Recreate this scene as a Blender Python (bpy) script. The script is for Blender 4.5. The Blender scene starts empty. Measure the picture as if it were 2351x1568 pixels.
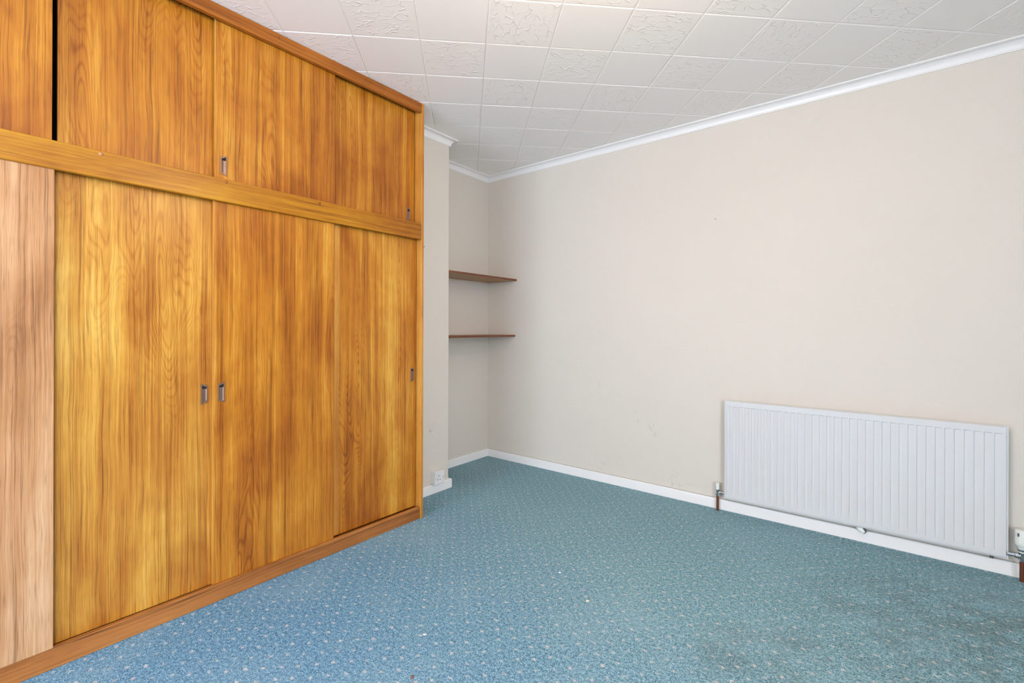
import bpy, bmesh, math, random
from mathutils import Vector, Matrix

SC = bpy.context.scene
C = SC.collection
R = math.radians

# ------------------------------------------------------------------ camera
W_PX, H_PX, F_PX, HOR = 2351.0, 1568.0, 1074.0, 751.3
CAM_H, YAW, ROLL = 1.12, 38.35, 0.003
cam_d = bpy.data.cameras.new('camera')
cam = bpy.data.objects.new('camera', cam_d); C.objects.link(cam)
cam_d.sensor_fit = 'HORIZONTAL'; cam_d.sensor_width = 36.0
cam_d.lens = 36.0 * F_PX / W_PX
cam_d.shift_y = -(H_PX / 2 - HOR) / W_PX
cam_d.clip_start = 0.02
cam.matrix_world = (Matrix.Translation((0, 0, CAM_H)) @ Matrix.Rotation(R(YAW), 4, 'Z')
                    @ Matrix.Rotation(R(90), 4, 'X') @ Matrix.Rotation(ROLL, 4, 'Z'))
SC.camera = cam

# ------------------------------------------------------------------ world, lights, exposure
SC.view_settings.view_transform = 'Standard'
SC.view_settings.look = 'None'
SC.view_settings.gamma = 1.0
SC.view_settings.use_curve_mapping = False
SC.view_settings.exposure = -0.03
SC.cycles.use_denoising = True
SC.cycles.max_bounces = 8
SC.cycles.diffuse_bounces = 4
SC.cycles.use_adaptive_sampling = True
SC.cycles.adaptive_threshold = 0.1
SC.cycles.adaptive_min_samples = 24
SC.cycles.glossy_bounces = 2
SC.cycles.caustics_reflective = False
SC.cycles.caustics_refractive = False
SC.cycles.sample_clamp_indirect = 8.0

wd = bpy.data.worlds.new('overcast_sky'); SC.world = wd; wd.use_nodes = True
bg = wd.node_tree.nodes['Background']
bg.inputs['Color'].default_value = (0.80, 0.90, 1.0, 1); bg.inputs['Strength'].default_value = 1.0

def area_light(name, loc, rot, sx, sy, power, col):
    d = bpy.data.lights.new(name, 'AREA'); d.shape = 'RECTANGLE'
    d.size, d.size_y, d.energy, d.color = sx, sy, power, col
    o = bpy.data.objects.new(name, d); C.objects.link(o)
    o.location = loc; o.rotation_euler = rot
    return o
# daylight through the window of the wall behind the camera (opening WX0..WX1, WZ0..WZ1)
RX, NY = 2.30, -2.40                      # right wall, near wall
WX0, WX1, WZ0, WZ1 = -2.25, -0.45, 0.70, 2.25
area_light('window_daylight', ((WX0 + WX1) / 2, NY - 0.30, (WZ0 + WZ1) / 2 + .08), (R(91), 0, 0),
           WX1 - WX0 + .2, WZ1 - WZ0 + .2, 165.0, (0.76, 0.85, 1.0))
# added fill light, outside a made-up opening in the unseen right-hand wall
VY0, VY1, VZ0, VZ1 = -2.25, -0.65, 0.70, 2.25
area_light('side_fill_light', (RX + 0.30, (VY0 + VY1) / 2, (VZ0 + VZ1) / 2 + .08), (R(91), 0, R(90)),
           VY1 - VY0 + .2, VZ1 - VZ0 + .2, 315.0, (0.79, 0.87, 1.0))
# the room's ceiling lamp, above the frame
LAMP = (-0.45, 1.02, 1.95)
ld = bpy.data.lights.new('ceiling_lamp_bulb', 'POINT'); ld.energy = 25.0; ld.color = (1.0, 0.72, 0.46); ld.shadow_soft_size = 0.09
lo_ = bpy.data.objects.new('ceiling_lamp_bulb', ld); C.objects.link(lo_); lo_.location = LAMP

# ------------------------------------------------------------------ helpers
def lin(c, a=1.0):
    o = []
    for v in c:
        v /= 255.0
        o.append(v / 12.92 if v <= 0.04045 else ((v + 0.055) / 1.055) ** 2.4)
    return (*o, a)

def tag(o, label=None, cat=None, group=None, kind=None):
    if label: o['label'] = label
    if cat: o['category'] = cat
    if group: o['group'] = group
    if kind: o['kind'] = kind
    return o

def obj_from_bm(name, bm, mat, parent=None, loc=(0, 0, 0), smooth=False):
    me = bpy.data.meshes.new(name)
    bmesh.ops.recalc_face_normals(bm, faces=bm.faces)
    bm.to_mesh(me); bm.free()
    if mat: me.materials.append(mat)
    if smooth:
        me.shade_smooth()
    o = bpy.data.objects.new(name, me); C.objects.link(o)
    o.location = loc
    if parent: o.parent = parent
    return o

def empty(name, loc):
    o = bpy.data.objects.new(name, None); C.objects.link(o); o.location = loc
    o.empty_display_size = 0.1
    return o

def bm_box(bm, x0, x1, y0, y1, z0, z1):
    r = bmesh.ops.create_cube(bm, size=1.0)
    for v in r['verts']:
        v.co = Vector((x0 + (v.co.x + .5) * (x1 - x0), y0 + (v.co.y + .5) * (y1 - y0), z0 + (v.co.z + .5) * (z1 - z0)))
    return r['verts']

def box(name, x0, x1, y0, y1, z0, z1, mat, parent=None, bevel=0.0, seg=1, seed=None):
    """box given in world coordinates (parents are never rotated), origin at its centre"""
    c = Vector(((x0 + x1) / 2, (y0 + y1) / 2, (z0 + z1) / 2))
    bm = bmesh.new()
    bm_box(bm, x0 - c.x, x1 - c.x, y0 - c.y, y1 - c.y, z0 - c.z, z1 - c.z)
    if bevel:
        bmesh.ops.bevel(bm, geom=bm.edges[:], offset=bevel, segments=seg, profile=0.5, affect='EDGES')
    o = obj_from_bm(name, bm, mat, parent)
    o.location = c - world_loc(parent)
    if seed is not None: o['seed'] = float(seed)
    return o

def world_loc(p):
    v = Vector((0, 0, 0))
    while p is not None:
        v += p.location; p = p.parent
    return v

def add_cyl(bm, p0, p1, r0, r1=None, n=20):
    r1 = r0 if r1 is None else r1
    p0, p1 = Vector(p0), Vector(p1)
    d = p1 - p0
    q = d.to_track_quat('Z', 'Y').to_matrix().to_4x4()
    bmesh.ops.create_cone(bm, cap_ends=True, segments=n, radius1=r0, radius2=r1, depth=d.length,
                          matrix=Matrix.Translation((p0 + p1) / 2) @ q)

def lathe(bm, prof, base, axis='Z', n=24):
    rings = []
    for r, h in prof:
        ring = []
        for k in range(n):
            a = 2 * math.pi * k / n
            if axis == 'Z': p = (base[0] + r * math.cos(a), base[1] + r * math.sin(a), base[2] + h)
            elif axis == 'X': p = (base[0] + h, base[1] + r * math.cos(a), base[2] + r * math.sin(a))
            else: p = (base[0] + r * math.cos(a), base[1] + h, base[2] + r * math.sin(a))
            ring.append(bm.verts.new(p))
        rings.append(ring)
    for a, b in zip(rings, rings[1:]):
        for k in range(n):
            bm.faces.new((a[k], a[(k + 1) % n], b[(k + 1) % n], b[k]))
    bm.faces.new(rings[0]); bm.faces.new(rings[-1])

def smooth_angle(o, deg=35):
    me = o.data
    me.shade_smooth()
    try:
        me.set_sharp_from_angle(angle=R(deg))
    except Exception:
        pass
    return o

# ------------------------------------------------------------------ node helpers
class NT:
    def __init__(s, name):
        s.m = bpy.data.materials.new(name); s.m.use_nodes = True
        s.t = s.m.node_tree; s.b = s.t.nodes['Principled BSDF']
    def n(s, typ, **kw):
        nd = s.t.nodes.new(typ)
        for k, v in kw.items():
            setattr(nd, k, v)
        return nd
    def put(s, sock, v):
        if hasattr(v, 'is_output') or isinstance(v, bpy.types.NodeSocket): s.t.links.new(v, sock)
        else: sock.default_value = v
    def math(s, op, a, b=None, c=None, clamp=False):
        nd = s.n('ShaderNodeMath', operation=op); nd.use_clamp = clamp
        s.put(nd.inputs[0], a)
        if b is not None: s.put(nd.inputs[1], b)
        if c is not None: s.put(nd.inputs[2], c)
        return nd.outputs[0]
    def vmath(s, op, a, b=None):
        nd = s.n('ShaderNodeVectorMath', operation=op)
        s.put(nd.inputs[0], a)
        if b is not None: s.put(nd.inputs[1], b)
        return nd.outputs['Value'] if op in ('LENGTH', 'DISTANCE', 'DOT_PRODUCT') else nd.outputs[0]
    def sep(s, v):
        nd = s.n('ShaderNodeSeparateXYZ'); s.put(nd.inputs[0], v); return nd.outputs
    def comb(s, x, y, z):
        nd = s.n('ShaderNodeCombineXYZ')
        for i, v in enumerate((x, y, z)): s.put(nd.inputs[i], v)
        return nd.outputs[0]
    def noise(s, vec, scale=1.0, detail=2.0, rough=0.5, dist=0.0):
        nd = s.n('ShaderNodeTexNoise')
        s.put(nd.inputs['Vector'], vec); nd.inputs['Scale'].default_value = scale
        nd.inputs['Detail'].default_value = detail; nd.inputs['Roughness'].default_value = rough
        nd.inputs['Distortion'].default_value = dist
        return nd.outputs['Fac']
    def mix(s, fac, a, b, blend='MIX'):
        nd = s.n('ShaderNodeMix', data_type='RGBA', blend_type=blend)
        s.put(nd.inputs[0], fac); s.put(nd.inputs[6], a); s.put(nd.inputs[7], b)
        return nd.outputs[2]
    def ramp(s, fac, stops, interp='LINEAR'):
        nd = s.n('ShaderNodeValToRGB'); cr = nd.color_ramp; cr.interpolation = interp
        while len(cr.elements) > 1: cr.elements.remove(cr.elements[-1])
        cr.elements[0].position = stops[0][0]; cr.elements[0].color = stops[0][1]
        for p, c in stops[1:]:
            e = cr.elements.new(p); e.color = c
        s.put(nd.inputs[0], fac)
        return nd.outputs[0]
    def remap(s, v, a, b, c=0.0, d=1.0):
        nd = s.n('ShaderNodeMapRange'); s.put(nd.inputs[0], v)
        for i, x in enumerate((a, b, c, d)): nd.inputs[i + 1].default_value = x
        return nd.outputs[0]
    def coords(s):
        return s.n('ShaderNodeTexCoord').outputs['Object']
    def seed(s):
        nd = s.n('ShaderNodeAttribute', attribute_type='OBJECT', attribute_name='seed'); return nd.outputs['Fac']
    def bump(s, h, strength, dist):
        nd = s.n('ShaderNodeBump'); nd.inputs['Strength'].default_value = strength
        nd.inputs['Distance'].default_value = dist; s.put(nd.inputs['Height'], h)
        s.t.links.new(nd.outputs[0], s.b.inputs['Normal'])
    def col(s, v): s.put(s.b.inputs['Base Color'], v)
    def rough(s, v): s.put(s.b.inputs['Roughness'], v)

def plain(name, rgb, rough=0.5, metal=0.0, spec=0.5):
    k = NT(name); k.col(lin(rgb)); k.rough(rough); k.b.inputs['Metallic'].default_value = metal
    k.b.inputs['Specular IOR Level'].default_value = spec
    return k.m

# ------------------------------------------------------------------ materials
def wood(name, pal, along='Z', flame=1.0, lines=1.0, rough=0.36, coat=0.10):
    """teak veneer: straight streaks, thin dark lines, small cathedral arches; pal = [dark, mid, light, gold]"""
    k = NT(name)
    x, y, z = k.sep(k.coords())[:3]
    off = k.math('MULTIPLY', k.seed(), 7.31)
    a, l = (y, z) if along == 'Z' else (z, y)
    a = k.math('ADD', a, x)
    def v(aa, sa, sl, o=0.0):
        return k.comb(k.math('MULTIPLY', aa, sa), k.math('MULTIPLY', l, sl), k.math('ADD', off, o))
    wob = k.math('SUBTRACT', k.noise(v(a, 6.0, 2.4, 3.0), 1, 2, .5), 0.5)
    aw = k.math('ADD', a, k.math('MULTIPLY', wob, 0.020))
    F = k.noise(v(a, 7.0, 0.85, 11.0), 1, 1.5, .5, 0.15)           # figure whose contours are the cathedral arches
    blot = k.noise(v(a, 3.4, 1.5, 17.0), 1, 4, .62, 0.4)
    ph = k.math('ADD', k.math('MULTIPLY', F, 330.0), k.math('MULTIPLY', wob, 14.0))
    ring = k.math('POWER', k.math('MULTIPLY', k.math('ADD', k.math('SINE', ph), 1.0), 0.5), 3.5)
    ring = k.math('MULTIPLY', ring, k.remap(F, .54, .66, .05, 1.0))
    broad = k.noise(v(aw, 21.0, 0.38, 5.0), 1, 3, .62)
    fine = k.noise(v(aw, 150.0, 1.5, 23.0), 1, 3, .7)
    pores = k.noise(v(aw, 380.0, 11.0, 41.0), 1, 1, .5)
    val = k.math('MULTIPLY', k.remap(broad, .28, .72), 0.44)
    val = k.math('ADD', val, k.math('MULTIPLY', k.remap(blot, .28, .72), 0.60))
    val = k.math('ADD', val, k.math('MULTIPLY', k.math('SUBTRACT', fine, .5), 0.85 * lines))
    val = k.math('SUBTRACT', val, k.math('MULTIPLY', ring, 0.22 * flame))
    val = k.math('ADD', val, 0.03, clamp=True)
    c = k.ramp(val, [(0.0, lin(pal[0])), (0.33, lin(pal[1])), (0.66, lin(pal[2])), (1.0, lin(pal[3]))])
    pl = k.remap(pores, .57, .74, 0.0, 0.36)
    c = k.mix(pl, c, lin([q * 0.70 for q in pal[0]]))
    ln = k.noise(v(aw, 66.0, 0.45, 57.0), 1, 2, .6)                  # thin dark lines
    dl = k.math('MULTIPLY', k.remap(k.math('ABSOLUTE', k.math('SUBTRACT', ln, .5)), .020, .004), k.remap(broad, .42, .62, .60 * lines, .12 * lines))
    c = k.mix(dl, c, lin([q * 0.80 for q in pal[0]]))
    k.col(c); k.rough(rough)
    k.b.inputs['Specular IOR Level'].default_value = 0.35
    k.b.inputs['Coat Weight'].default_value = coat; k.b.inputs['Coat Roughness'].default_value = 0.28
    return k.m

TEAK = [(104, 52, 12), (156, 87, 20), (188, 121, 34), (214, 160, 64)]
M = {}
M['teak'] = wood('teak_veneer', TEAK)
M['teak_gold'] = wood('golden_teak_veneer', [(116, 62, 16), (168, 102, 32), (200, 142, 54), (224, 178, 86)], flame=0.75)
M['teak_h'] = wood('teak_rail', [(122, 66, 12), (154, 90, 14), (176, 116, 20), (194, 140, 34)], along='Y', flame=0.4, lines=1.1)
M['teak_header'] = wood('teak_header', [(104, 52, 14), (140, 76, 20), (162, 94, 28), (180, 112, 40)], along='Y', flame=0.4, lines=1.1)
M['teak_pale'] = wood('pale_teak_veneer', [(122, 76, 42), (166, 114, 70), (190, 140, 96), (210, 170, 130)], flame=0.5, lines=1.0)
M['teak_kick'] = wood('brown_teak_board', [(112, 64, 26), (152, 92, 42), (176, 112, 56), (196, 134, 74)], along='Y', flame=0.2, lines=1.4)
M['teak_edge'] = wood('bare_teak_edge', [(160, 96, 34), (186, 122, 48), (202, 144, 64), (214, 162, 84)], flame=0.1, lines=0.5)
M['teak_dark'] = wood('dark_teak', [(100, 52, 16), (140, 78, 26), (160, 94, 34), (180, 110, 44)], flame=0.2)  # darker teak tone for the plugs and the base shelf
M['shelf'] = wood('mahogany_shelf', [(84, 44, 30), (110, 62, 40), (128, 76, 50), (142, 88, 58)], along='Y', flame=0.1, rough=.4)
M['shelf_under'] = wood('shelf_board_face', [(138, 98, 60), (166, 122, 76), (180, 136, 86), (190, 148, 98)], along='Y', flame=0.1, rough=.5)
M['inside'] = plain('wardrobe_inside', (60, 36, 20), .8)
M['gloss_white'] = plain('white_gloss_paint', (232, 230, 228), .35)
M['radiator'] = plain('radiator_white_enamel', (207, 207, 207), .34)
M['socket'] = plain('socket_white_plastic', (226, 224, 222), .35)
M['black'] = plain('black_hole', (18, 16, 16), .8)
M['bronze'] = plain('antique_bronze', (150, 118, 92), .42, .7)
M['bronze_in'] = plain('bronze_cup', (150, 122, 108), .30, .8)
M['chrome'] = plain('chrome_valve', (190, 192, 196), .14, 1.0)
M['copper'] = plain('dull_copper_pipe', (150, 92, 62), .38, .85)
M['copper_red'] = plain('painted_brown_pipe', (118, 66, 44), .42, .5)
M['valve_plastic'] = plain('valve_white_plastic', (226, 228, 222), .4)
M['grey_steel'] = plain('grey_steel', (120, 118, 116), .4, .8)
M['dirt'] = plain('dirt_seam', (150, 146, 140), .9)

def wall_mat(name, rgb, marks=()):
    k = NT(name)
    co = k.coords()
    n1 = k.noise(co, 95.0, 3, .65)
    n2 = k.noise(co, 1.1, 3, .5)
    base = lin(rgb)
    c = k.mix(k.remap(n2, .35, .65, 0.0, 1.0), base, tuple(min(1, b * s) for b, s in zip(base[:3], (.975, .975, .97))) + (1,))
    g = k.noise(co, 28.0, 3, .65, 0.8) if marks else None
    for (p, rad, st) in marks:
        d = k.vmath('DISTANCE', co, p)
        f = k.remap(d, rad, rad * .15)
        f = k.math('MULTIPLY', f, k.remap(g, .56, .66, 0, st))
        c = k.mix(f, c, lin((120, 116, 118)))
    k.col(c); k.rough(.85)
    k.b.inputs['Specular IOR Level'].default_value = .2
    k.bump(n1, 0.25, 0.004)
    return k.m
M['wall'] = wall_mat('wall_paint', (214, 206, 195),
                     [((-1.354, 3.08, .49), .075, .22), ((-1.222, 3.08, .42), .06, .25), ((-1.60, 3.08, .11), .09, .35), ((-1.08, 3.08, .12), .08, .35),
                      ((-1.62, 3.08, .66), .13, .10), ((-2.375, 2.12, .42), .07, .3)])
M['bounce_beige'] = plain('beige_bounce_wall', (176, 160, 138), .85)  # unseen right wall, toned down to weaken and warm its bounce
M['ceiling_base'] = plain('ceiling_board', (224, 220, 212), .9)

def tile_mat(name, crackle):
    k = NT(name)
    co = k.coords()
    c = lin((246, 242, 237))
    k.rough(.8); k.b.inputs['Specular IOR Level'].default_value = .2
    k.col(c)
    if crackle:
        sd = k.seed()
        x, y, z = k.sep(co)[:3]
        wx = k.math('SUBTRACT', k.noise(k.comb(x, y, sd), 9.0, 2, .5), .5)
        wy = k.math('SUBTRACT', k.noise(k.comb(y, x, k.math('ADD', sd, 9.0)), 9.0, 2, .5), .5)
        p = k.comb(k.math('ADD', x, k.math('MULTIPLY', wx, .06)), k.math('MULTIPLY', k.math('ADD', y, k.math('MULTIPLY', wy, .06)), 2.3), k.math('MULTIPLY', sd, .37))
        vo = k.n('ShaderNodeTexVoronoi', feature='DISTANCE_TO_EDGE'); vo.inputs['Scale'].default_value = 14.0
        k.put(vo.inputs['Vector'], p)
        ridge = k.remap(vo.outputs['Distance'], 0.0, 0.055, 1.0, 0.0)
        gap = k.remap(k.noise(k.comb(x, y, k.math('ADD', sd, 4.0)), 26.0, 2, .5), .45, .56)
        h = k.math('MULTIPLY', ridge, gap)
        edge = k.math('MAXIMUM', k.math('ABSOLUTE', x), k.math('ABSOLUTE', y))
        h = k.math('MULTIPLY', h, k.remap(edge, .143, .136))
        k.bump(h, 0.62, 0.0027)
    else:
        k.bump(k.noise(co, 120.0, 2, .5), 0.05, 0.002)
    return k.m
M['tile_plain'] = tile_mat('plain_ceiling_tile', False)
M['tile_crackle'] = tile_mat('crackle_ceiling_tile', True)

def carpet_mat():
    k = NT('blue_flecked_carpet')
    co = k.coords()
    x, y, z = k.sep(co)[:3]
    a = 0.0393                                        # half period of the woven fleck lattice
    p = k.math('DIVIDE', k.math('ADD', x, 1.628), a)
    q = k.math('DIVIDE', k.math('SUBTRACT', y, 0.894), a)
    u = k.math('MULTIPLY', k.math('ADD', p, q), .5)
    v = k.math('MULTIPLY', k.math('SUBTRACT', p, q), .5)
    ru, rv = k.math('ROUND', u), k.math('ROUND', v)
    du, dv = k.math('SUBTRACT', u, ru), k.math('SUBTRACT', v, rv)
    wn = k.n('ShaderNodeTexWhiteNoise', noise_dimensions='3D'); k.put(wn.inputs['Vector'], k.comb(ru, rv, 0.0))
    jit = k.sep(wn.outputs['Color'])
    nd = k.n('ShaderNodeTexNoise'); k.put(nd.inputs['Vector'], co)
    nd.inputs['Scale'].default_value = 240.0; nd.inputs['Detail'].default_value = 2.0; nd.inputs['Roughness'].default_value = .65
    nc = k.sep(nd.outputs['Color']); n_f = nd.outputs['Fac']
    def axis(t, j, m):
        t = k.math('MULTIPLY', t, a)
        t = k.math('ADD', t, k.math('MULTIPLY', k.math('SUBTRACT', j, .5), .007))
        return k.math('ABSOLUTE', k.math('ADD', t, k.math('MULTIPLY', k.math('SUBTRACT', m, .5), .018)))
    ax = axis(k.math('ADD', du, dv), jit[0], nc[0])
    ay = axis(k.math('SUBTRACT', du, dv), jit[1], nc[1])
    bar = k.math('MULTIPLY', k.remap(ax, .0095, .0050), k.remap(ay, .0042, .0012))
    bar2 = k.math('MULTIPLY', k.remap(ay, .0070, .0040), k.remap(ax, .0036, .0010))
    fleck = k.math('MULTIPLY', k.math('MAXIMUM', bar, bar2), k.remap(jit[2], 0.0, 1.0, .40, 1.0))
    # loop pile
    rot = k.comb(k.math('MULTIPLY', k.math('ADD', x, y), 270.0), k.math('MULTIPLY', k.math('SUBTRACT', x, y), 95.0), 0.0)
    n_t = k.noise(rot, 1.0, 1, .5)
    n_m = k.noise(co, 85.0, 2, .6)
    n_l = k.noise(co, 2.1, 4, .6, .3)
    g = k.math('ADD', k.math('MULTIPLY', k.remap(n_f, .36, .64), .42), k.math('MULTIPLY', k.remap(n_t, .32, .68), .28))
    g = k.math('ADD', g, k.math('MULTIPLY', k.remap(n_m, .32, .68), .32))
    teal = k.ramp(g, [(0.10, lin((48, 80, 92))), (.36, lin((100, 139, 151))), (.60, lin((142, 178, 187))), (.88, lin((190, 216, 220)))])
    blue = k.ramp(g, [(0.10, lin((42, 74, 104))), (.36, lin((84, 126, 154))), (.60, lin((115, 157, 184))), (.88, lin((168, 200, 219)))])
    # cool window light painted into the pile: bluer near it, greener across the room
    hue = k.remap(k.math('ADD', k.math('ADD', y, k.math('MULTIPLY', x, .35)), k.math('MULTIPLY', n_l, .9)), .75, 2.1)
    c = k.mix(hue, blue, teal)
    c = k.mix(k.remap(n_l, .48, .72, 0, .32), c, lin((150, 178, 190)))                   # trodden, lighter patches
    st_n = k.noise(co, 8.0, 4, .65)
    stain_dim = None
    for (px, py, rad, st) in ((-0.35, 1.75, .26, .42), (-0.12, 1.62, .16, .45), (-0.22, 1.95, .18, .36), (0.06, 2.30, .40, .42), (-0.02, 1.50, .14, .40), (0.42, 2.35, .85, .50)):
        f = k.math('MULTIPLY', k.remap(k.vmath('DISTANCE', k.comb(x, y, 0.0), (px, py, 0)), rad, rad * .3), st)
        stain_dim = f if stain_dim is None else k.math('MAXIMUM', stain_dim, f)
    c = k.mix(k.math('MULTIPLY', stain_dim, k.remap(st_n, .36, .66)), c, lin((92, 100, 90)))   # old brown stains; the widest paints dimmer light into the right side
    c = k.mix(k.math('MULTIPLY', fleck, .80), c, lin((222, 208, 200)))
    k.col(c); k.rough(1.0); k.b.inputs['Specular IOR Level'].default_value = .05
    k.bump(n_f, 0.8, 0.005)
    return k.m
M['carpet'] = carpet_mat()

# ------------------------------------------------------------------ the room shell
YB, XA, XC, YC, ZC = 3.08, -2.705, -2.375, 2.295, 2.428      # back wall, alcove wall, breast face and its end, ceiling
CH0 = 0.95                                                    # near end of the chimney breast, behind the wardrobe
def struct(o): o['kind'] = 'structure'; return o

def slab(name, x0, x1, y0, y1, z0, z1, mat, seed=None):
    bm = bmesh.new(); bm_box(bm, x0, x1, y0, y1, z0, z1)
    return struct(obj_from_bm(name, bm, mat))
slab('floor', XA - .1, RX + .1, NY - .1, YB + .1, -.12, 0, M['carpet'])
ceil = slab('ceiling', XA - .1, RX + .1, NY - .1, YB + .1, ZC + .010, ZC + .11, M['ceiling_base'])
wall_back = slab('wall_back', XA - .1, RX + .1, YB, YB + .1, 0, ZC + .01, M['wall'])
slab('wall_left', XA - .1, XA, NY - .1, YB, 0, ZC + .01, M['wall'])
# chimney breast with a slightly rounded plaster corner
bm = bmesh.new()
vs = bm_box(bm, XA, XC, CH0, YC, 0, ZC + .01)
ed = [e for e in bm.edges if all(abs(v.co.x - XC) < 1e-5 and abs(v.co.y - YC) < 1e-5 for v in e.verts)]
bmesh.ops.bevel(bm, geom=ed, offset=.012, segments=4, profile=.5, affect='EDGES')
struct(obj_from_bm('wall_chimney_breast', bm, M['wall']))
def wall_open(name, axis, c0, c1, a0, a1, o0, o1, z0, z1, mat='wall'):
    """wall with a window opening; axis 'Y' = wall normal along Y"""
    bm = bmesh.new()
    for (p0, p1, q0, q1) in ((a0, o0, 0, ZC + .01), (o1, a1, 0, ZC + .01), (o0, o1, 0, z0), (o0, o1, z1, ZC + .01)):
        if axis == 'Y': bm_box(bm, p0, p1, c0, c1, q0, q1)
        else: bm_box(bm, c0, c1, p0, p1, q0, q1)
    return struct(obj_from_bm(name, bm, M[mat]))
wall_open('wall_near', 'Y', NY - .1, NY, XA - .1, RX + .1, WX0, WX1, WZ0, WZ1)
wall_open('wall_right', 'X', RX, RX + .1, NY, YB, VY0, VY1, VZ0, VZ1, 'bounce_beige')
def window_frame(name, axis, c, a0, a1, z0, z1):
    bm = bmesh.new(); t = .05
    mid = (a0 + a1) / 2
    for (p0, p1, q0, q1) in ((a0, a1, z0, z0 + t), (a0, a1, z1 - t, z1), (a0, a0 + t, z0, z1), (a1 - t, a1, z0, z1), (mid - t / 2, mid + t / 2, z0, z1)):
        if axis == 'Y': bm_box(bm, p0, p1, c - .03, c + .03, q0, q1)
        else: bm_box(bm, c - .03, c + .03, p0, p1, q0, q1)
    struct(obj_from_bm(name, bm, M['gloss_white']))
window_frame('window_1', 'Y', NY - .06, WX0, WX1, WZ0, WZ1)
window_frame('fill_opening', 'X', RX + .06, VY0, VY1, VZ0, VZ1)  # frame of the opening invented for the added side light

# swept mouldings along a floor-plan path with mitred corners; profile (out, z), room on the left of the path
def sweep(name, path, prof, mat, smooth=False):
    bm = bmesh.new()
    P = [Vector(p) for p in path]
    rings = []
    for i, p in enumerate(P):
        d0 = (P[i] - P[i - 1]).normalized() if i else None
        d1 = (P[i + 1] - P[i]).normalized() if i + 1 < len(P) else None
        n0 = Vector((d0.y, -d0.x)) if d0 else None
        n1 = Vector((d1.y, -d1.x)) if d1 else None
        if n0 is None: m = n1
        elif n1 is None: m = n0
        else:
            m = (n0 + n1); m = m / max(1e-6, m.dot(n0))
        rings.append([bm.verts.new((p.x + m.x * o, p.y + m.y * o, z)) for o, z in prof])
    k = len(prof)
    for a, b in zip(rings, rings[1:]):
        for j in range(k):
            bm.faces.new((a[j], a[(j + 1) % k], b[(j + 1) % k], b[j]))
    bm.faces.new(rings[0]); bm.faces.new(rings[-1])
    o = struct(obj_from_bm(name, bm, mat))
    if smooth: smooth_angle(o, 30)
    return o
# path from the wardrobe end along the breast, round the alcove and along the back wall (room lies to the right)
room_path = [(XC, CH0 + .5), (XC, YC), (XA, YC), (XA, YB), (RX, YB)]
SK = .062
sk_prof = [(0, 0), (.015, 0), (.015, SK - .008), (.0135, SK - .003), (.010, SK), (0, SK)]
cv = .040
cov_prof = [(0, ZC + .01), (0, ZC - .048), (.004, ZC - .048), (.004, ZC - .043)]
for t in range(0, 9):
    a = R(90 * t / 8)
    cov_prof.append((.006 + (cv - .006) * (1 - math.cos(a)), ZC - .042 + .034 * math.sin(a)))
cov_prof += [(cv, ZC - .006), (cv + .004, ZC - .006), (cv + .004, ZC + .01)]
sweep('baseboard_chimney_breast', room_path[:3], sk_prof, M['gloss_white'], True)
sweep('baseboard_alcove', room_path[2:4], sk_prof, M['gloss_white'], True)
bb = sweep('baseboard_back', room_path[3:], sk_prof, M['gloss_white'], True)
sweep('trim_1', room_path, cov_prof, M['gloss_white'], True)
# dirty seam along the top of the back skirting
bm = bmesh.new(); bm_box(bm, XA + .02, RX, YB - .0022, YB + .001, SK - .001, SK + .0016)
obj_from_bm('seam', bm, M['dirt'], bb)
bm = bmesh.new(); bm_box(bm, XA - .001, XA + .0022, YC, YB, SK - .001, SK + .0012)

# ceiling tiles, 30 cm, laid diagonally, plain and crackled in turn
TO = Vector((-1.228, 1.398)); TA = R(43.93); TS = 0.299
e1 = Vector((math.cos(TA), math.sin(TA))); e2 = Vector((-math.sin(TA), math.cos(TA)))
def tile_bm():
    bm = bmesh.new()
    h, t, b, g = TS / 2 - .0003, .0095, .0055, .0026
    lo = [bm.verts.new((sx * (h - b), sy * (h - b), -t)) for sx, sy in ((-1, -1), (1, -1), (1, 1), (-1, 1))]
    md = [bm.verts.new((sx * h, sy * h, -t + g)) for sx, sy in ((-1, -1), (1, -1), (1, 1), (-1, 1))]
    up = [bm.verts.new((sx * h, sy * h, .0008)) for sx, sy in ((-1, -1), (1, -1), (1, 1), (-1, 1))]
    bm.faces.new(lo); bm.faces.new(up)
    for a, bb_ in ((lo, md), (md, up)):
        for k in range(4): bm.faces.new((a[k], a[(k + 1) % 4], bb_[(k + 1) % 4], bb_[k]))
    bmesh.ops.recalc_face_normals(bm, faces=bm.faces)
    return bm
tile_me = {}
for kind in ('plain', 'crackle'):
    bm = tile_bm(); me = bpy.data.meshes.new(kind + '_tile'); bm.to_mesh(me); bm.free()
    me.materials.append(M['tile_' + kind]); tile_me[kind] = me
rng = random.Random(4)
LIM = (XA, 1.9, -1.2, YB)
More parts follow.
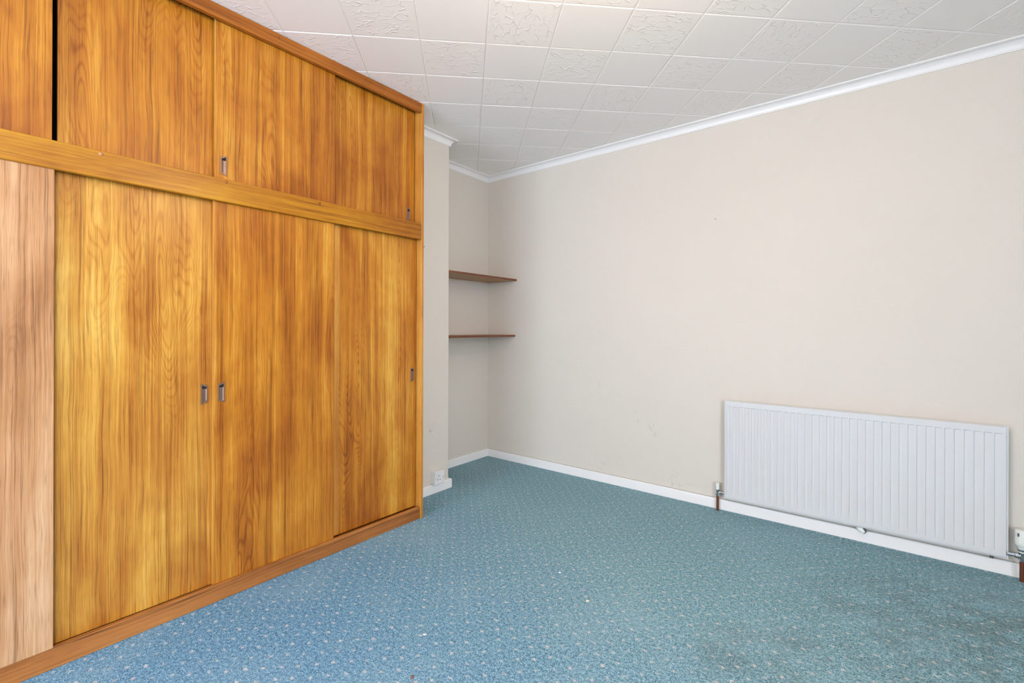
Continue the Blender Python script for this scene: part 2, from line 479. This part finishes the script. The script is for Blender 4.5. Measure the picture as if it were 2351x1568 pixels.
for i in range(-14, 12):
    for j in range(-14, 14):
        c = TO + e1 * TS * (j + .5) + e2 * TS * (i + .5)
        cor = [c + e1 * TS * a + e2 * TS * b for a in (-.5, .5) for b in (-.5, .5)]
        if max(p.x for p in cor) < LIM[0] + .02 or min(p.x for p in cor) > LIM[1] - .02: continue
        if max(p.y for p in cor) < LIM[2] + .02 or min(p.y for p in cor) > LIM[3] - .02: continue
        if max(p.x for p in cor) < -2.13 and max(p.y for p in cor) < 1.80: continue        # above the wardrobe
        if max(p.x for p in cor) < XC and max(p.y for p in cor) < YC: continue
        kind = 'crackle' if (i + j) % 2 == 0 else 'plain'
        rot = rng.choice((0, 1, 2, 3)) * math.pi / 2
        inside = all(LIM[0] <= p.x <= LIM[1] and LIM[2] <= p.y <= LIM[3] for p in cor)
        if inside:
            me = tile_me[kind]
        else:
            bm = tile_bm()
            mw = Matrix.Translation((c.x, c.y, 0)) @ Matrix.Rotation(TA + rot, 4, 'Z'); inv = mw.inverted()
            for p, nrm in (((LIM[0], 0, 0), (-1, 0, 0)), ((LIM[1], 0, 0), (1, 0, 0)), ((0, LIM[2], 0), (0, -1, 0)), ((0, LIM[3], 0), (0, 1, 0))):
                r = bmesh.ops.bisect_plane(bm, geom=bm.verts[:] + bm.edges[:] + bm.faces[:], plane_co=inv @ Vector(p),
                                           plane_no=inv.to_3x3() @ Vector(nrm), clear_outer=True)
                ee = [g for g in r['geom_cut'] if isinstance(g, bmesh.types.BMEdge)]
                if ee: bmesh.ops.holes_fill(bm, edges=ee)
            if not bm.faces: bm.free(); continue
            me = bpy.data.meshes.new(kind + '_tile_cut'); bm.to_mesh(me); bm.free(); me.materials.append(M['tile_' + kind])
        o = bpy.data.objects.new('ceiling_tile', me); C.objects.link(o)
        o.parent = ceil
        o.location = (c.x, c.y, ZC + .0095 - rng.random() * .0012); o.rotation_euler = (0, 0, TA + rot)
        o['seed'] = float((i * 17 + j * 5) % 23)

# ------------------------------------------------------------------ the fitted wardrobe
WF, WE = -2.112, 1.833            # front plane, outer face of the far end panel
WL = -0.31                        # near end (out of frame)
WB = -2.360                       # back of the carcass
PT = .018
wr = empty('fitted_wardrobe', (-2.24, 0.75, 0))
tag(wr, 'built-in teak wardrobe with sliding doors and top cupboards, floor to ceiling', 'wardrobe')
ZT = ZC - .0015
box('end_panel', WB, WF, WE - PT, WE, 0, ZT, M['teak_edge'], wr, .0015, seed=3.1)
box('end_panel', WB, WF, WL, WL + PT, 0, ZT, M['teak_edge'], wr, .0015, seed=4.1)
box('back_panel', WB - .006, WB, WL, WE, 0, ZT, M['inside'], wr)
I0, I1 = WL + PT, WE - PT
box('header_rail', WF - .022, WF, I0, I1 - .0005, 2.372, ZT, M['teak_header'], wr, .0015, seed=5.2)
rail = box('middle_rail', WF - .022, WF + .001, I0, I1 - .002, 1.630, 1.724, M['teak_h'], wr, .004, 2, seed=6.7)
box('kick_board', WF - .026, WF - .006, I0, I1 - .004, 0, .070, M['teak_kick'], wr, .003, 2, seed=7.9)
box('divider_shelf', WB, WF - .062, I0, I1, 1.660, 1.690, M['inside'], wr)
box('base_shelf', WB, WF - .026, I0, I1, 0.030, .060, M['teak_dark'], wr, seed=2.2)
# sliding-door tracks hidden behind the rails
box('door_track', WF - .085, WF - .022, I0, I1, 2.395, 2.420, M['inside'], wr)

def door_pull(parent, y, z, edge):
    """flush trapezoid finger pull on a door face; edge = -1 when the door edge is on the near (-Y) side"""
    fx = parent['front']
    w, hl, hs = .0135, .0430, .0345           # half width, half heights of the long and the short side
    bm = bmesh.new()
    def tri(wf, hlf, hsf, x):
        # short side towards the door edge
        s = edge
        return [bm.verts.new((x, s * wf, -hsf)), bm.verts.new((x, s * wf, hsf)), bm.verts.new((x, -s * wf, hlf)), bm.verts.new((x, -s * wf, -hlf))]
    loops = [tri(w, hl, hs, 0.0), tri(w - .0008, hl - .001, hs - .001, .0022), tri(w - .0045, hl - .0075, hs - .0065, .0024),
             tri(w - .0055, hl - .0085, hs - .0075, .0005)]
    for a, b in zip(loops, loops[1:]):
        for k in range(4): bm.faces.new((a[k], a[(k + 1) % 4], b[(k + 1) % 4], b[k]))
    bm.faces.new(loops[0])
    plate = obj_from_bm('pull_plate', bm, M['bronze'], parent)
    plate.location = Vector((fx, y, z)) - world_loc(parent)
    plate['label'] = 'trapezoid bronze finger-pull plate let into the door'
    # the sunk cup: a concave trough inside the plate, with the dark finger slot above it
    wi, hli, hsi, zt = w - .0056, hl - .0086, hs - .0076, hs - .0140
    bm = bmesh.new()
    n = 8
    cols = []
    for t in range(n + 1):
        yy = -1 + 2 * t / n
        f = (yy * edge + 1) / 2
        hh = hli * (1 - f) + hsi * f
        depth = .0021 - .0016 * (1 - abs(yy) ** 2)
        cols.append((bm.verts.new((depth, yy * wi, -hh)), bm.verts.new((depth, yy * wi, zt))))
    for a, b in zip(cols, cols[1:]): bm.faces.new((a[0], b[0], b[1], a[1]))
    cup = obj_from_bm('pull_cup', bm, M['bronze_in'], parent, smooth=True)
    cup.location = Vector((fx, y, z)) - world_loc(parent)
    bm = bmesh.new()
    q = [(edge * wi, hsi), (-edge * wi, hli), (-edge * wi, zt), (edge * wi, zt)]
    lo = [bm.verts.new((.0003, py, pz)) for py, pz in q]; hi = [bm.verts.new((.0009, py, pz)) for py, pz in q]
    bm.faces.new(lo); bm.faces.new(hi)
    for k in range(4): bm.faces.new((lo[k], lo[(k + 1) % 4], hi[(k + 1) % 4], hi[k]))
    sl = obj_from_bm('pull_slot', bm, M['black'], parent)
    sl.location = Vector((fx, y, z)) - world_loc(parent)

def door(y0, y1, z0, z1, front, mat, seed, label, edge_strip=False):
    o = box('sliding_door', front - .015, front, y0, y1, z0, z1, M[mat], wr, .0008, seed=seed)
    o['label'] = label; o['front'] = front
    if edge_strip:
        e = box('edge_lipping', front - .0152, front + .0002, y0 - .0012, y0 + .0003, z0 + .001, z1 - .001, M['teak_edge'], o, seed=seed + 1)
    return o
UF, UR = WF - .030, WF - .058          # upper doors: front and rear track
LF, LR = WF - .020, WF - .040          # lower doors
UZ0, UZ1, LZ0, LZ1 = 1.700, 2.392, .064, 1.655
uD = door(-.28, .267, UZ0, UZ1, UF, 'teak', 12.3, 'upper sliding door at the near end, beside a black gap')
uA = door(.283, .790, UZ0, UZ1, UR, 'teak', 1.4, 'wide upper sliding door set back behind its neighbours')
uB = door(.748, 1.281, UZ0, UZ1, UF, 'teak', 21.6, 'upper sliding door with bronze pull low at its left edge', True)
uC = door(1.235, 1.806, UZ0, UZ1, UR, 'teak', 31.9, 'farthest upper sliding door in the shade of its neighbour')
lD = door(-.28, .270, LZ0, LZ1, LF + .013, 'teak_pale', 41.3, 'paler pinkish tall sliding door at the near end')
lA = door(.262, .760, LZ0, LZ1, LR, 'teak_gold', 52.8, 'tall sliding door with bronze pull at its right edge')
lB = door(.740, 1.274, LZ0, LZ1, LF, 'teak', 63.7, 'tall middle sliding door with bronze pull at its left edge', True)
lC = door(1.24, 1.808, LZ0 + .006, LZ1, LR, 'teak', 74.2, 'farthest tall sliding door with bronze pull by the end panel')
door_pull(uB, .778, 1.786, -1)
door_pull(uC, 1.766, 1.775, 1)
door_pull(lA, .713, .846, 1)
door_pull(lB, .768, .849, -1)
door_pull(lC, 1.782, .842, 1)
# unfaded strip on the far lower door, where its neighbour covered it
box('unfaded_strip', LR - .001, LR + .0006, 1.276, 1.312, LZ0 + .01, LZ1 - .002, M['teak_edge'], lC, seed=9.4)
# wooden plugs over the screws of the rail and the header
for (y, z, xf, pm) in ((.384, 1.712, WF + .001, 'teak_pale'), (.775, 1.712, WF + .001, 'teak_dark'), (1.182, 1.710, WF + .001, 'teak_dark'), (1.692, 1.708, WF + .001, 'teak_dark'),
                   (.985, 2.407, WF, 'teak_dark'), (1.43, 2.412, WF, 'teak_dark')):
    bm = bmesh.new()
    lathe(bm, [(.0062, -.002), (.0062, .0008), (.0040, .0022), (.0015, .0028)], (0, 0, 0), 'X', 14)
    o = obj_from_bm('screw_plug', bm, M[pm], wr, smooth=True); o.location = Vector((xf, y, z)) - world_loc(wr); o['seed'] = y * 7
# screw hook on the end panel
hk = empty('screw_hook', (WF - .03, WE, 1.60))
bm = bmesh.new(); add_cyl(bm, (0, -.001, 0), (0, .018, 0), .0016, n=8); add_cyl(bm, (0, .018, 0), (0, .026, -.006), .0016, n=8); add_cyl(bm, (0, .026, -.006), (0, .030, .004), .0016, n=8)
obj_from_bm('hook_wire', bm, M['grey_steel'], hk)
bm = bmesh.new(); lathe(bm, [(.005, 0), (.005, .0015), (.003, .003)], (0, 0, 0), 'Y', 12)
obj_from_bm('hook_collar', bm, M['grey_steel'], hk)
tag(hk, 'tiny steel screw hook on the far end panel of the wardrobe', 'hook')

# ------------------------------------------------------------------ alcove shelves
def shelf(z0, z1, x1, slope, label):
    s = empty('alcove_shelf', (XA, (YC + YB) / 2, z0))
    b = box('board', XA + .001, x1 - .003, YC + .001, YB - .001, z0, z1, M['shelf_under'], s, .0008, seed=z0 * 3)
    l = box('front_lipping', x1 - .003, x1, YC + .001, YB - .001, z0 - .0005, z1 + .0005, M['shelf'], s, .0008, seed=z0 * 5)
    l['label'] = 'dark mahogany front edge of the shelf'
    for bz in (z0 - .012,):
        box('batten', XA + .001, XA + .010, YC + .05, YB - .012, bz, z0, M['wall'], s, .001)
    tag(s, label, 'shelf', 'shelves in the alcove')
    return s
shelf(1.505, 1.520, -2.386, 0, 'brown wooden shelf, upper of two across the alcove')
shelf(1.042, 1.057, -2.400, 0, 'brown wooden shelf, lower of two across the alcove')

# ------------------------------------------------------------------ power socket on the breast
so = empty('power_socket', (XC, 2.166, .066))
SX = XC + .047
box('back_box', XC, SX - .009, 2.1235, 2.2085, .0675, .1525, M['socket'], so, .003, 2)
fp = box('face_plate', SX - .009, SX, 2.123, 2.209, .067, .153, M['socket'], so, .003, 3)
def hole(y, z, w, h):
    o = box('pin_hole', SX - .001, SX + .0004, y - w / 2, y + w / 2, z - h / 2, z + h / 2, M['black'], fp)
hole(2.157, .122, .0045, .0085); hole(2.146, .098, .0085, .0045); hole(2.168, .098, .0085, .0045)
for yy in (2.135, 2.197):
    bm = bmesh.new(); lathe(bm, [(.0028, -.001), (.0028, .0006), (.0018, .0010)], (0, 0, 0), 'X', 12)
    o = obj_from_bm('plate_screw', bm, M['grey_steel'], fp); o.location = Vector((SX, yy, .110)) - world_loc(fp)
tag(so, 'white surface-mounted single power socket above the skirting beside the wardrobe', 'socket')

# ------------------------------------------------------------------ radiator
RX0, RX1, RZ0, RZ1 = -.752, .447, .086, .680
RYF, RYB = YB - .060, YB - .034
ra = empty('panel_radiator', ((RX0 + RX1) / 2, YB - .045, RZ0))
NF = 36
pitch = (RX1 - RX0) / NF
bm = bmesh.new()
# pressed front sheet: grid of columns (x) and rows (z)
x_in0, x_in1 = RX0 + .009, RX1 - .009
xs, dep = [x_in0], [0]
g0 = RX0 + .0225 - .004
D = .0046
for kf in range(35):
    a = g0 + kf * .03337
    xs += [a - .0010, a + .0020, a + .0100, a + .0160, a + .0250]; dep += [0, 1, 1, .62, 0]
xs.append(x_in1); dep.append(0)
zr = [RZ0 + .010, RZ0 + .032, RZ0 + .052, RZ1 - .0345, RZ1 - .0315, RZ1 - .003]
zd = [0, 0, 1, 1, 0, 0]
grid = [[bm.verts.new((x, RYF + D * d * e, z)) for x, d in zip(xs, dep)] for z, e in zip(zr, zd)]
for r0, r1 in zip(grid, grid[1:]):
    for k in range(len(xs) - 1): bm.faces.new((r0[k], r0[k + 1], r1[k + 1], r1[k]))
# returns to the seam flange
def ring_pts(x0, x1, z0, z1, y): return [bm.verts.new((x0, y, z0)), bm.verts.new((x1, y, z0)), bm.verts.new((x1, y, z1)), bm.verts.new((x0, y, z1))]
yb = RYF + .012
bl, br, tl, tr = (bm.verts.new((x_in0 - .002, yb, zr[0] - .003)), bm.verts.new((x_in1 + .002, yb, zr[0] - .003)),
                  bm.verts.new((x_in0 - .002, yb, zr[-1] + .001)), bm.verts.new((x_in1 + .002, yb, zr[-1] + .001)))
for k in range(len(xs) - 1):
    pass
bm.faces.new([bl, br] + [grid[0][k] for k in range(len(xs) - 1, -1, -1)])
bm.faces.new([tr, tl] + [grid[-1][k] for k in range(len(xs))])
bm.faces.new([tl, bl] + [row[0] for row in grid])
bm.faces.new([br, tr] + [row[-1] for row in reversed(grid)])
sh = obj_from_bm('fluted_panel', bm, M['radiator'], ra); sh.location = -world_loc(ra); smooth_angle(sh, 20)
box('seam_flange', RX0, RX1, RYF + .010, RYF + .0125, RZ0, RZ1, M['radiator'], ra, .0008)
box('back_sheet', RX0 + .012, RX1 - .012, RYF + .0125, RYB, RZ0 + .008, RZ1 - .004, M['radiator'], ra, .004)
for bx_ in (-.585, .28):
    box('wall_bracket', bx_ - .012, bx_ + .012, RYB, YB - .0006, RZ0 - .004, RZ0 + .10, M['radiator'], ra, .002)
# torn paper tag and bracket hook under the middle of the radiator
bm = bmesh.new()
pts = [(-.105, RYF + .020, .078), (-.080, RYF + .018, .084), (-.066, RYF + .014, .066), (-.074, RYF + .016, .056), (-.088, RYF + .016, .066)]
f = bm.faces.new([bm.verts.new(p) for p in pts])
r = bmesh.ops.extrude_face_region(bm, geom=[f]); bmesh.ops.translate(bm, vec=(0, .0015, 0), verts=[v for v in r['geom'] if isinstance(v, bmesh.types.BMVert)])
o = obj_from_bm('bracket_clip', bm, M['valve_plastic'], ra); o.location = -world_loc(ra)
bm = bmesh.new(); add_cyl(bm, (-.070, RYF + .02, RZ0 + .004), (-.064, RYF + .02, .064), .004, n=10); add_cyl(bm, (-.064, RYF + .02, .064), (-.072, RYF + .016, .056), .003, n=10)
o = obj_from_bm('drain_pin', bm, M['grey_steel'], ra); o.location = -world_loc(ra)
bm = bmesh.new(); add_cyl(bm, (.395, RYF + .022, RZ0 + .003), (.395, RYF + .022, RZ0 - .014), .007, n=14)
o = obj_from_bm('bottom_plug', bm, M['grey_steel'], ra); o.location = -world_loc(ra)
tag(ra, 'long white fluted panel radiator on the back wall', 'radiator')

def valve(name, x, y, toward, cap, label):
    v = empty(name, (x, y, 0))
    zb = .112
    bm = bmesh.new(); add_cyl(bm, (0, 0, -.004), (0, 0, zb - .012), .0078, n=20)
    smooth_angle(obj_from_bm('pipe', bm, M['copper' if cap == 'lock' else 'copper_red'], v))
    bm = bmesh.new()
    lathe(bm, [(.009, zb - .022), (.0125, zb - .021), (.0125, zb - .008), (.0095, zb - .006), (.0095, zb + .008), (.011, zb + .009), (.011, zb + .016), (.008, zb + .018)], (0, 0, 0), 'Z', 6)
    obj_from_bm('valve_body', bm, M['chrome'], v)
    bm = bmesh.new()
    L = abs(toward)
    s = 1 if toward > 0 else -1
    prof = [(.0085, 0), (.0085, .010), (.0120, .011), (.0120, .022), (.0080, .023), (.0080, L)]
    lathe(bm, [(r_, s * h_) for r_, h_ in prof], (0, 0, zb), 'X', 6)
    obj_from_bm('union_tail', bm, M['chrome'], v)
    bm = bmesh.new()
    if cap == 'lock':
        lathe(bm, [(.0095, zb + .014), (.0100, zb + .018), (.0120, zb + .046), (.0118, zb + .054), (.0100, zb + .056)], (0, 0, 0), 'Z', 20)
        smooth_angle(obj_from_bm('lockshield_cap', bm, M['valve_plastic'], v))
    else:
        lathe(bm, [(.0120, zb + .016), (.0165, zb + .040), (.0200, zb + .046), (.0245, zb + .052), (.0250, zb + .060), (.0250, zb + .104), (.0235, zb + .114), (.0180, zb + .118)], (0, 0, 0), 'Z', 28)
        hd = smooth_angle(obj_from_bm('thermostat_head', bm, M['valve_plastic'], v))
        bm = bmesh.new(); bm_box(bm, -.017, -.012, -.0246, -.018, zb + .092, zb + .106)
        obj_from_bm('pointer_mark', bm, M['grey_steel'], hd)
        bm = bmesh.new(); lathe(bm, [(.0128, zb + .022), (.0150, zb + .026), (.0150, zb + .038), (.0135, zb + .042)], (0, 0, 0), 'Z', 18)
        obj_from_bm('collar_nut', bm, M['chrome'], v)
    tag(v, label, 'radiator valve', 'valves of the radiator')
    return v
valve('radiator_valve', -.790, YB - .040, .042, 'lock', 'small lockshield valve with white cap on a copper pipe, left of the radiator')
valve('radiator_valve', .488, YB - .052, -.046, 'trv', 'thermostatic valve with a fat white head on a brown pipe, right of the radiator')

# ------------------------------------------------------------------ small things
nl = empty('picture_nail', (-.817, YB, 1.799))
bm = bmesh.new(); lathe(bm, [(.0012, .002), (.0012, -.006), (.0030, -.0062), (.0030, -.0075), (.0020, -.0082)], (0, 0, 0), 'Y', 10)
obj_from_bm('nail_shank', bm, M['grey_steel'], nl)
tag(nl, 'tiny nail head left high in the bare back wall', 'nail')

def scrap(name, x, y, sx, sy, sz, rot, rgb, label, cat, sd):
    bm = bmesh.new(); bmesh.ops.create_icosphere(bm, subdivisions=2, radius=1.0)
    r_ = random.Random(sd)
    for v in bm.verts:
        f = 1 + (r_.random() - .5) * .55
        v.co = Vector((v.co.x * sx * f, v.co.y * sy * f, max(-.25, v.co.z) * sz * f + sz * .25))
    o = obj_from_bm(name, bm, plain(name + '_matter', rgb, .8), loc=(x, y, 0.0), smooth=True)
    o.rotation_euler = (0, 0, rot)
    tag(o, label, cat, 'crumbs on the carpet' if cat == 'crumb' else None)
scrap('leaf_scrap', -1.176, .977, .0045, .0095, .003, .7, (128, 84, 72), 'small brown scrap lying on the carpet at the bottom edge of the picture', 'scrap', 1)
scrap('paper_crumb', -.943, 1.696, .0045, .0075, .003, -.6, (232, 216, 190), 'cream crumb lying on the carpet in the middle of the floor', 'crumb', 2)
scrap('paper_crumb', -1.151, 1.812, .0060, .0040, .003, .2, (232, 232, 230), 'tiny white crumb on the carpet, farthest of the crumbs from the camera', 'crumb', 3)
scrap('paper_crumb', -1.303, 1.140, .0065, .0040, .003, .5, (230, 226, 216), 'white crumb on the carpet, nearest of the crumbs to the wardrobe', 'crumb', 4)

# descriptions of the setting
for n_, lb, ct in (('floor', 'blue-green fitted carpet with rows of cream flecks', 'carpet'),
                   ('ceiling', 'white ceiling of diagonal square tiles, plain and crackled in turn', 'ceiling'),
                   ('wall_back', 'bare off-white back wall behind the radiator', 'wall'),
                   ('wall_left', 'shaded alcove wall behind the two shelves', 'wall'),
                   ('wall_chimney_breast', 'narrow pale chimney breast between the wardrobe and the alcove', 'wall'),
                   ('baseboard_back', 'white skirting board along the back wall', 'baseboard'),
                   ('baseboard_alcove', 'short white skirting board inside the alcove', 'baseboard'),
                   ('baseboard_chimney_breast', 'white skirting board under the power socket', 'baseboard'),
                   ('trim_1', 'white concave coving between walls and ceiling', 'coving')):
    tag(bpy.data.objects[n_], lb, ct)
